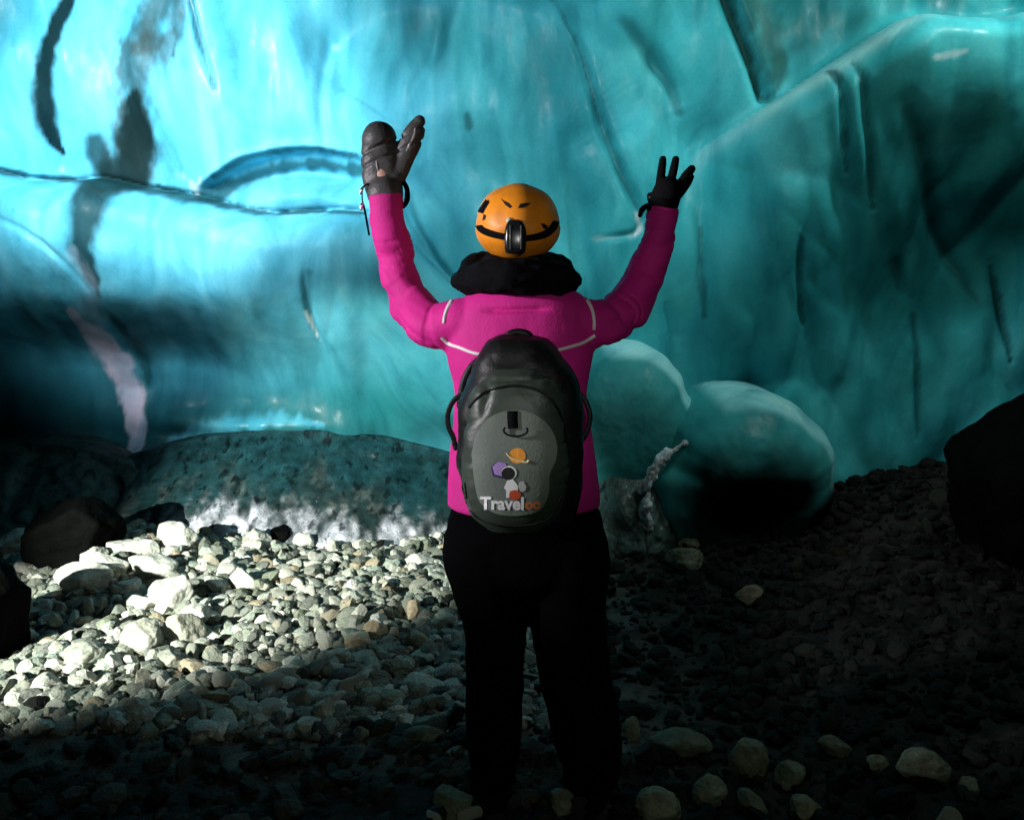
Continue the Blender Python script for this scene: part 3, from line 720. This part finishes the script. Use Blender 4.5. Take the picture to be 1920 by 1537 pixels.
pocket = to_obj('front_pocket', bm, PACKG, pack, voxel=.005, smooth=5, disp=lambda co: (.009*fbm(co[:, 0]*9, co[:, 1]*8, co[:, 2]*16, 4, 241) - .006*np.exp(-(noise3(co[:, 0]*7, co[:, 1]*5, co[:, 2]*19, 242)/.14)**2))*ss(np.abs(co[:, 0]-P(968, 870, 2.0).x)+1.2*np.clip(co[:, 2]-P(968, 800, 2.0).z, 0, 1), .08, .13))
PT = bvh(pocket)
pan = patch('logo_panel', PT, [tuple(q) for q in cr([(885, 850), (893, 815), (915, 785), (945, 771), (975, 769), (1005, 778), (1030, 800), (1043, 830), (1042, 860), (1030, 890), (1028, 925), (1012, 955), (975, 966), (930, 962), (900, 940), (890, 900), (885, 850)][:-1]+[(885, 851)], 4)][:-1], PACKL, pocket, .002)
ribbon('zip', PT, [(868, 800), (880, 765), (905, 738), (940, 726), (975, 724), (1010, 733), (1038, 755), (1055, 790), (1060, 830)], [4, 5, 5, 5, 5, 5, 5, 4, 3], PACKB, pocket, .001, .003)
ribbon('seam', PT, [(872, 905), (880, 950), (905, 975), (950, 985), (1000, 982), (1035, 965), (1052, 930)], 3, PACKB, pocket, .001, .002)
ribbon('pull_tab', PT, [(961, 770), (961, 785), (962, 803)], 22, BLACKF, pocket, .003, .003)
bm = bmesh.new(); q = []
for a in range(0, 13):
    t_ = a/12*math.pi*1.25 - .35
    h, n = proj(PT, 967+22*math.cos(t_), 806+11*math.sin(t_), .008); q.append((h, .0022))
add_chain(bm, q, n=2, seg=8); to_obj('cord_loop', bm, BLACKF, pocket)
def ell(cx, cy, rx, ry, rot=0, n=28, a0=0, a1=360):
    o = []
    for k in range(n):
        a = math.radians(a0+(a1-a0)*k/(n if a1-a0 == 360 else n-1)); x, y = rx*math.cos(a), ry*math.sin(a)
        o.append((cx+x*math.cos(rot)-y*math.sin(rot), cy+x*math.sin(rot)+y*math.cos(rot)))
    return o
OR = flat('logo_orange', (.85, .33, .03)); LV = flat('logo_lilac', (.36, .24, .55)); NV = flat('logo_navy', (.02, .02, .09)); BK = flat('logo_black', (.005, .005, .006))
WH = flat('logo_white', (.82, .84, .84)); CR_ = flat('logo_cream', (.85, .72, .38)); RD = flat('logo_red', (.55, .07, .02)); GY = flat('logo_grey', (.42, .44, .43))
def art(name, pts, mat, lv): patch(name, PT, pts, mat, pocket, .0028+.0004*lv)
art('logo_planet', ell(970, 854, 15.5, 14.5), OR, 0)
ribbon('logo_ring', PT, [(949, 848), (955, 855), (966, 861), (978, 865), (988, 866), (991, 862)], [2, 3.2, 3.6, 3.6, 3.6, 2.5], CR_, pocket, .0048, .0005)
art('logo_planet_rim', ell(937, 880, 17, 17, .3, 6), NV, 0); art('logo_planet', ell(938, 878.5, 15, 14.5, .25, 6), LV, 1)
art('logo_helmet_rim', ell(954.5, 886, 14.2, 13.2), WH, 2); art('logo_helmet', ell(953, 887, 12.6, 11.8), BK, 3)
art('logo_suit', [(951, 900), (962, 898), (970, 908), (971, 918), (956, 920), (955, 932), (949, 932), (949, 918), (945, 914)], WH, 2)
art('logo_pack', [(973, 903), (981, 901), (987, 912), (984, 920), (976, 921), (971, 912)], GY, 2)
art('logo_case', ell(965.5, 927, 11, 9.5, 0, 14), RD, 3)
def lettering(txt, x0, x1, ybase, mat, name, shear=.0, off=.0034, drop=0, bold=.02):
    cu = bpy.data.curves.new(name, 'FONT'); cu.body = txt; cu.size = 1; cu.offset = bold; cu.resolution_u = 3
    o = bpy.data.objects.new(name, cu); COL.objects.link(o)
    me = bpy.data.meshes.new_from_object(o.evaluated_get(bpy.context.evaluated_depsgraph_get())); bpy.data.objects.remove(o); bpy.data.curves.remove(cu)
    co = np.array([v.co[:] for v in me.vertices]); lo, hi = co[:, 0].min(), co[:, 0].max(); k = (x1-x0)/(hi-lo)
    for v, c in zip(me.vertices, co):
        px = x0+(c[0]-lo)*k; py = ybase - c[1]*k*1.02 + drop*((px-x0)/(x1-x0))
        h, n = proj(PT, px, py, off)
        if h is not None: v.co = h
    me.materials.append(mat); o = bpy.data.objects.new(name, me); COL.objects.link(o); o.parent = pocket
lettering('Travel', 901, 982, 953, WH, 'lettering', bold=.035, drop=1)
lettering('oo', 984, 1013, 953, flat('lettering_orange', (.62, .17, .05)), 'lettering', bold=.04, drop=-1)
for pts in ([(868, 738), (850, 752), (840, 775), (841, 800), (850, 820), (854, 840)], [(1084, 735), (1098, 752), (1106, 778), (1103, 802), (1094, 822)]):
    bm = bmesh.new(); add_chain(bm, [(P(x, y, Yb+.04), .0065) for x, y in pts], n=5, seg=10, flat=.3); to_obj('side_strap', bm, PACKB, pack)
bm = bmesh.new(); add_chain(bm, [(P(950, 640, Yb+.03), .008), (P(953, 628, Yb+.02), .009), (P(972, 623, Yb+.02), .010), (P(992, 628, Yb+.02), .009), (P(996, 640, Yb+.03), .008)], n=5, seg=10); to_obj('grab_handle', bm, PACKB, pack)
for s, pts in ((-1, [(908, 668), (884, 690), (870, 720), (864, 760)]), (1, [(1040, 668), (1062, 690), (1078, 720), (1084, 760)])):
    bm = bmesh.new(); add_chain(bm, [(P(x, y, Yb+.09), .011) for x, y in pts], n=5, seg=12, flat=.6); to_obj('shoulder_strap', bm, PACKB, pack)

# ------------------------------------------------------------------ rocks
ico = None
def ico_dirs(sub):
    b = bmesh.new(); bmesh.ops.create_icosphere(b, subdivisions=sub, radius=1)
    v = np.array([q.co[:] for q in b.verts]); f = np.array([[w.index for w in q.verts] for q in b.faces]); b.free(); return v, f
ICO = {k: ico_dirs(k) for k in (2, 3, 5)}
def rock_verts(sub, seed, planes=14, soft=14., scale=(1, 1, 1), rough=.04, angular=1.):
    rg = np.random.default_rng(seed); V, Fc = ICO[sub]
    N = rg.normal(size=(planes, 3)); N /= np.linalg.norm(N, axis=1)[:, None]
    d = rg.uniform(.62, 1., planes)*angular + (1-angular)
    q = np.maximum(V@N.T, .02)/d[None]                       # 1/r for each plane
    q = np.concatenate([q, np.full((len(V), 1), .85)], 1)
    r = 1/(np.sum(q**soft, 1)**(1/soft))
    v = V*r[:, None]
    if rough: v = v*(1+rough*fbm(v[:, 0]*3+seed, v[:, 1]*3, v[:, 2]*3, 4, seed)[:, None]*2)
    return v*np.array(scale), Fc
def place_rock(px, py, w, h, label, mat=ROCKP, cat='rock', name='rock', seed=0, ang=1., flatd=.8, tilt=0., soft=34, planes=13, lift=0, yy=None, roughk=.05):
    """centre and size as traced; it rests on the ground at its own distance"""
    base = G(px, py+h*.40) if yy is None else P(px, py+h*.4, yy)
    Yr = base.y; hw, hh = R(w/2, Yr), R(h/2, Yr)
    v, f = rock_verts(5, seed, planes=planes, soft=soft, rough=roughk, angular=ang)
    ext = np.abs(v).max(0); v = v/ext*np.array([hw, min(hw, hh*1.6)*flatd, hh])
    c_, s_ = math.cos(tilt), math.sin(tilt)
    v = np.stack([v[:, 0]*c_-v[:, 2]*s_, v[:, 1], v[:, 0]*s_+v[:, 2]*c_], 1)
    o = mesh_obj(name, v, f, mat)
    o.location = P(px, py, Yr+hh*.4); o.location.z = max(o.location.z, float(gz(o.location.x, o.location.y))+hh*.6)
    tag(o, label, cat); return o
big = [
 (332, 1008, 66, 58, 'rounded pale rock perched at the top edge of the lit gravel against the ice mound', ROCKP, .55, 0),
 (152, 1088, 92, 62, 'whitish angular block with a notched top at the left end of the lit rocks', ROCKP, 1, .12),
 (178, 1046, 48, 40, 'small sharp-edged rock leaning just above the notched white block', ROCKP, 1, .3),
 (214, 1062, 66, 40, 'wedge-shaped pale rock between the notched block and the big slab', ROCKP, 1, -.5),
 (222, 1028, 60, 26, 'thin pale slab lying behind the wedge-shaped rock', ROCKP, 1, .1),
 (274, 1028, 60, 34, 'flat-topped pale grey block behind the big slab', ROCKP, 1, .05),
 (290, 1062, 88, 56, 'large smooth pale slab in the middle of the rock pile', ROCKP, .6, -.2),
 (326, 1112, 82, 74, 'chunky white rock stacked below the large smooth slab', ROCKP, .8, -.2),
 (247, 1103, 44, 30, 'small blocky pale stone in the gap left of the chunky white rock', ROCKP, 1, .1),
 (262, 1132, 62, 32, 'long low pale stone under the small blocky stone', ROCKP, 1, .1),
 (366, 1150, 50, 56, 'narrow pale shard sloping down from the chunky white rock', ROCKP, 1, -.8),
 (272, 1196, 78, 62, 'broad speckled grey-green slab at the lower front of the rock pile', ROCK, .8, .1),
 (340, 1180, 74, 66, 'speckled slab with a pointed lower end beside the dark gap', ROCK, .8, -.6),
 (320, 1238, 50, 44, 'greyish tapering rock under the pointed slab', ROCK, .9, -.3),
 (366, 1252, 56, 32, 'tan wedge-shaped rock in front of the pile', ROCKT, 1, -.2),
 (152, 1228, 78, 46, 'broad dull grey rock at the left near the black shadow', ROCK, .7, .05),
 (216, 1236, 30, 28, 'small bright-topped stone right of the dull grey rock', ROCKP, 1, 0),
 (55, 1192, 30, 26, 'small pale stone on the edge of the black shadow at far left', ROCKP, 1, .2),
 (455, 1087, 52, 44, 'bright white craggy rock standing clear in the middle of the gravel', ROCKP, 1, .1),
 (408, 1100, 50, 26, 'pale sliver of rock pointing down left of the craggy white rock', ROCKP, 1, -.7),
 (482, 1010, 46, 42, 'square white block at the back of the gravel below the ice mound', ROCKP, 1, .05),
 (522, 1006, 40, 38, 'black hollow-faced rock beside the square white block', ROCKD, 1, 0),
 (570, 1014, 36, 34, 'white blocky stone right of the black rock', ROCKP, 1, .1),
 (438, 1058, 32, 20, 'low white stone above the craggy white rock', ROCKP, .8, 0),
 (395, 1190, 44, 20, 'slim bright stone lying right of the pointed slab', ROCKP, .8, -.35),
 (670, 1155, 24, 46, 'upright pointed grey stone like a blade', ROCKP, 1, -.45),
 (704, 1180, 40, 34, 'yellowish angular stone beside the upright blade-like stone', ROCKT, 1, 0),
 (672, 1205, 46, 34, 'pinkish grey block under the yellowish stone', ROCKT, 1, .1),
 (790, 1056, 72, 30, 'long pale speckled slab beside the left edge of the trousers', ROCKP, .9, -.15),
 (775, 1148, 26, 44, 'brownish upright stone between the gravel and the trousers', ROCKT, .9, 0),
 (255, 1325, 52, 44, 'boxy grey stone at the lower edge of the torchlight', ROCK, 1, 0),
 (610, 1335, 40, 48, 'grey triangular stone in the dim foreground left of the legs', ROCK, .9, .1),
 (795, 1378, 76, 30, 'long flat grey stone in the dark just left of the legs', ROCK, .6, .05),
 (852, 1410, 38, 22, 'small leaf-shaped stone tilted against the left leg', ROCKP, .8, .6),
 (1284, 1050, 62, 44, 'dim tan rock with a dark pit, right of the trousers', ROCKT, .9, 0),
 (1296, 1020, 44, 22, 'flat dim slab lying on top of the pitted tan rock', ROCK, 1, 0),
 (1404, 1425, 68, 76, 'rounded pale boulder in the dark right foreground', ROCK, .3, .2),
 (1328, 1484, 66, 60, 'rounded stone with a dimpled top below the rounded pale boulder', ROCK, .35, 0),
 (1482, 1456, 54, 56, 'brownish rounded stone right of the rounded pale boulder', ROCKT, .4, 0),
 (1733, 1436, 96, 56, 'large smooth oval cobble in the dark at the right', ROCK, .1, -.12),
 (1275, 1396, 112, 50, 'long smooth greenish stone right of the boots', ROCK, .3, -.15),
 (1412, 1508, 66, 36, 'slanting slender cobble at the bottom edge', ROCK, .3, -.8),
 (1510, 1516, 56, 40, 'reddish brown cobble at the bottom edge right of centre', ROCKT, .4, -.3),
 (1238, 1512, 88, 62, 'broad brownish stone at the bottom edge by the boots', ROCKT, .7, -.2),
 (1186, 1370, 36, 46, 'upright greenish stone touching the right leg', ROCK, .8, .2),
 (1645, 1430, 36, 36, 'small olive cobble left of the large oval cobble', ROCK, .4, 0),
 (1565, 1400, 70, 36, 'irregular dim stone behind the small olive cobble', ROCK, .9, -.4),
 (1052, 1505, 50, 46, 'dim stone lying between the two boots', ROCK, .6, -.3),
 (850, 1502, 70, 56, 'pointed dark green stone at the bottom edge left of the boots', ROCK, 1, -.2),
 (1815, 1478, 40, 40, 'faint brown cobble near the bottom right corner', ROCKT, .6, 0),
 (1405, 1118, 50, 40, 'faint greenish rock on the dark slope', ROCK, .8, 0),
 (30, 1020, 84, 50, 'knobbly white frost-covered rock at the far left edge', ROCKP, .8, .1),
]
BIGC = []; LAND = []
for k, (px, py, w, h, lab, mt, ang, tl) in enumerate(big):
    if px > 1030 or py > 1360: mt = {ROCK: ROCKM, ROCKP: ROCKM, ROCKT: ROCKM}.get(mt, mt)  # rocks outside the torch pool take the shaded stone
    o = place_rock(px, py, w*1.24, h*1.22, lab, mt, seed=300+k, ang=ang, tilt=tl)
    BIGC.append((o.location.x, o.location.y, R(w/2, o.location.y)))
    nm = lab
    for q in (' perched', ' with', ' leaning', ' between', ' lying', ' behind', ' in ', ' stacked', ' sloping', ' at ', ' beside', ' right ', ' left ', ' near', ' on ', ' standing', ' pointing', ' below', ' under', ' above', ' like', ' touching', ' of rock'):
        nm = nm.split(q)[0]
    LAND.append((o.location.x, o.location.y, nm))
place_rock(135, 1035, 200, 150, 'added black boulder standing in for shade between the frosty rock and the lit rock pile', ROCKD, 'boulder', 'boulder', 501, .7, .7, .1, yy=4.3)  # black boulder put where the ground lies in shadow
place_rock(-45, 1190, 240, 270, 'added black boulder standing in for shade, cut by the left edge of the picture', ROCKD, 'boulder', 'boulder', 502, .5, .7, -.2, yy=3.3)  # likewise fills an unlit stretch of ground with black
place_rock(1990, 1105, 540, 420, 'huge black boulder cut by the right edge of the picture', ROCKD, 'boulder', 'boulder', 503, .35, .6, .25, yy=3.9, planes=10)
place_rock(1430, 975, 260, 130, 'black rock filling the hollow under the teal ice dome', ROCKD, 'boulder', 'boulder', 504, .8, .5, .0, yy=4.7)
# frosty rib of ice curling round the hollow
bm = bmesh.new(); add_chain(bm, [(P(1290, 830, 4.66), .008), (P(1262, 842, 4.63), .02), (P(1234, 866, 4.6), .028), (P(1220, 895, 4.59), .026), (P(1213, 925, 4.58), .016), (P(1212, 950, 4.57), .022), (P(1216, 985, 4.56), .034)], n=8)
rib = to_obj('ice_rib', bm, DICE, voxel=.008, smooth=2, disp=lambda co: .030*fbm(co[:, 0]*26, co[:, 1]*20, co[:, 2]*22, 4, 260))
set_tint(rib.data, np.tile(np.array([.8, .9, .95]), (len(rib.data.vertices), 1))); tag(rib, 'thin curved rib of frosty white ice in front of the dome hollow', 'ice rib')

# counted stones: 300 individual pieces, shared shapes
protos = []
for k in range(8):
    v, f = rock_verts(3, 600+k, soft=45, rough=.03, planes=11); protos.append((v, f))
pm = [mesh_obj('stone', v, f, mt, smooth=False) for mt in (ROCKP, ROCK, ROCK_SHADE) for v, f in protos]
pmeshes = [o.data for o in pm]
for o in pm: bpy.data.objects.remove(o)
zones = [('pale stone scattered in the torchlit gravel left of the person', 'stones in the torchlit gravel', 205, lambda: (RNG.uniform(-2.3, -.35), RNG.uniform(2.85, 4.75)), (.018, .045)),
         ('dim stone in the dark gravel around the boots', 'stones around the boots', 60, lambda: (RNG.uniform(-1.3, 1.6), RNG.uniform(1.85, 2.9)), (.022, .045)),
         ('faint stone on the dark slope right of the person', 'stones on the dark right slope', 35, lambda: (RNG.uniform(.5, 2.3), RNG.uniform(2.9, 4.6)), (.02, .05))]
for lab, grp, cnt, fn, (s0, s1) in zones:
    n = 0
    while n < cnt:
        x, y = fn()
        if any((x-a)**2+(y-b)**2 < (r*.9)**2 for a, b, r in BIGC): continue
        s = s0+(s1-s0)*RNG.random()**1.8
        kk = (RNG.integers(0, 2) if ('torchlit' in grp or ('boots' in grp and y < 2.35)) else 2)  # stones away from the lamps use the shaded copy
        o = bpy.data.objects.new('stone', pmeshes[n % 8 + 8*int(kk)]); COL.objects.link(o)
        o.scale = (s*RNG.uniform(.8, 1.35), s*RNG.uniform(.8, 1.2), s*RNG.uniform(.55, .95)); o.rotation_euler = RNG.uniform(0, 6.28, 3)*np.array([.25, .25, 1])
        o.location = (x, y, float(gz(x, y))+s*.42+.008); m_ = min(LAND, key=lambda q: (q[0]-x)**2+(q[1]-y)**2); dx, dy = x-m_[0], y-m_[1]
        where = ('right of' if dx > 0 else 'left of') if abs(dx) > abs(dy) else ('behind' if dy > 0 else 'in front of')
        siz = 'tiny' if s < s0+.12*(s1-s0) else 'small' if s < s0+.45*(s1-s0) else 'larger'
        tone = 'pale' if 'torchlit' in grp else 'dark' if 'boots' in grp else 'faint'
        tag(o, f'{siz} {tone} stone {where} the {m_[2]}', 'stone', grp); n += 1
# uncounted gravel
def scatter(name, n, xr, yr, smin, smax, seed, dens=None, dark=1.):
    rg = np.random.default_rng(seed); Vs, Fs, Cs = [], [], []; off = 0
    pv = [rock_verts(2, 700+k, soft=60, rough=0, planes=8) for k in range(14)]
    x = rg.uniform(*xr, n); y = rg.uniform(*yr, n)
    if dens is not None: kp = rg.random(n) < dens(x, y); x, y = x[kp], y[kp]
    n = len(x); z = gz(x, y); s = smin+(smax-smin)*rg.random(n)**4
    for k in range(14):
        idx = np.arange(k, n, 14); m = len(idx)
        if not m: continue
        v, f = pv[k]; a = rg.uniform(0, 6.28, m); t = rg.uniform(-.7, .7, m)
        sc = np.stack([s[idx]*rg.uniform(.7, 1.5, m), s[idx]*rg.uniform(.7, 1.2, m), s[idx]*rg.uniform(.45, .9, m)], 1)
        q = v[None]*sc[:, None]; ct, st = np.cos(t)[:, None], np.sin(t)[:, None]
        qx, qz = q[..., 0]*ct-q[..., 2]*st, q[..., 0]*st+q[..., 2]*ct; ca, sa = np.cos(a)[:, None], np.sin(a)[:, None]
        w = np.stack([qx*ca-q[..., 1]*sa+x[idx][:, None], qx*sa+q[..., 1]*ca+y[idx][:, None], qz+(z[idx]+s[idx]*.4+.005*rg.random(m))[:, None]], -1)
        pal = np.array([[.20, .22, .19], [.36, .38, .34], [.13, .14, .13], [.5, .5, .47], [.30, .26, .19], [.25, .29, .26], [.17, .19, .15]])
        c = pal[rg.choice(7, m, p=[.22, .2, .2, .12, .06, .12, .08])]*rg.uniform(.7, 1.2, (m, 1))*(dark if dark == 1. else dark*(1+2.6*((x[idx] < .3) & (y[idx] < 3.1)))[:, None])  # dim light in the left foreground painted as lighter gravel
        Vs.append(w.reshape(-1, 3)); Cs.append(np.repeat(c, len(v), 0))
        Fs.append((f[None]+off+(np.arange(m)*len(v))[:, None, None]).reshape(-1, 3)); off += m*len(v)
    V, Fc, Cc = np.concatenate(Vs), np.concatenate(Fs), np.concatenate(Cs)
    me = bpy.data.meshes.new(name); me.vertices.add(len(V)); me.vertices.foreach_set('co', V.astype(np.float32).ravel())
    me.loops.add(Fc.size); me.loops.foreach_set('vertex_index', Fc.astype(np.int32).ravel())
    me.polygons.add(len(Fc)); me.polygons.foreach_set('loop_start', np.arange(0, Fc.size, 3, dtype=np.int32)); me.polygons.foreach_set('use_smooth', [False]*len(Fc)); me.update(calc_edges=True)
    set_tint(me, Cc); me.materials.append(GRAV); o = bpy.data.objects.new(name, me); COL.objects.link(o)
    return o
g1 = scatter('gravel', 14000, (-3.0, .2), (2.75, 5.1), .007, .046, 1)
tag(g1, 'loose pale gravel filling the ground left of the person', 'gravel', kind='stuff')
g2 = scatter('gravel', 17000, (-3.2, 3.6), (.9, 5.2), .008, .045, 2, lambda x, y: 1-.9*((x < .2) & (y > 2.8)), .028)  # darker copy of the gravel, lack of light put into its colour
tag(g2, 'gravel painted dark as unlit in the foreground and on the right slope', 'gravel', kind='stuff')
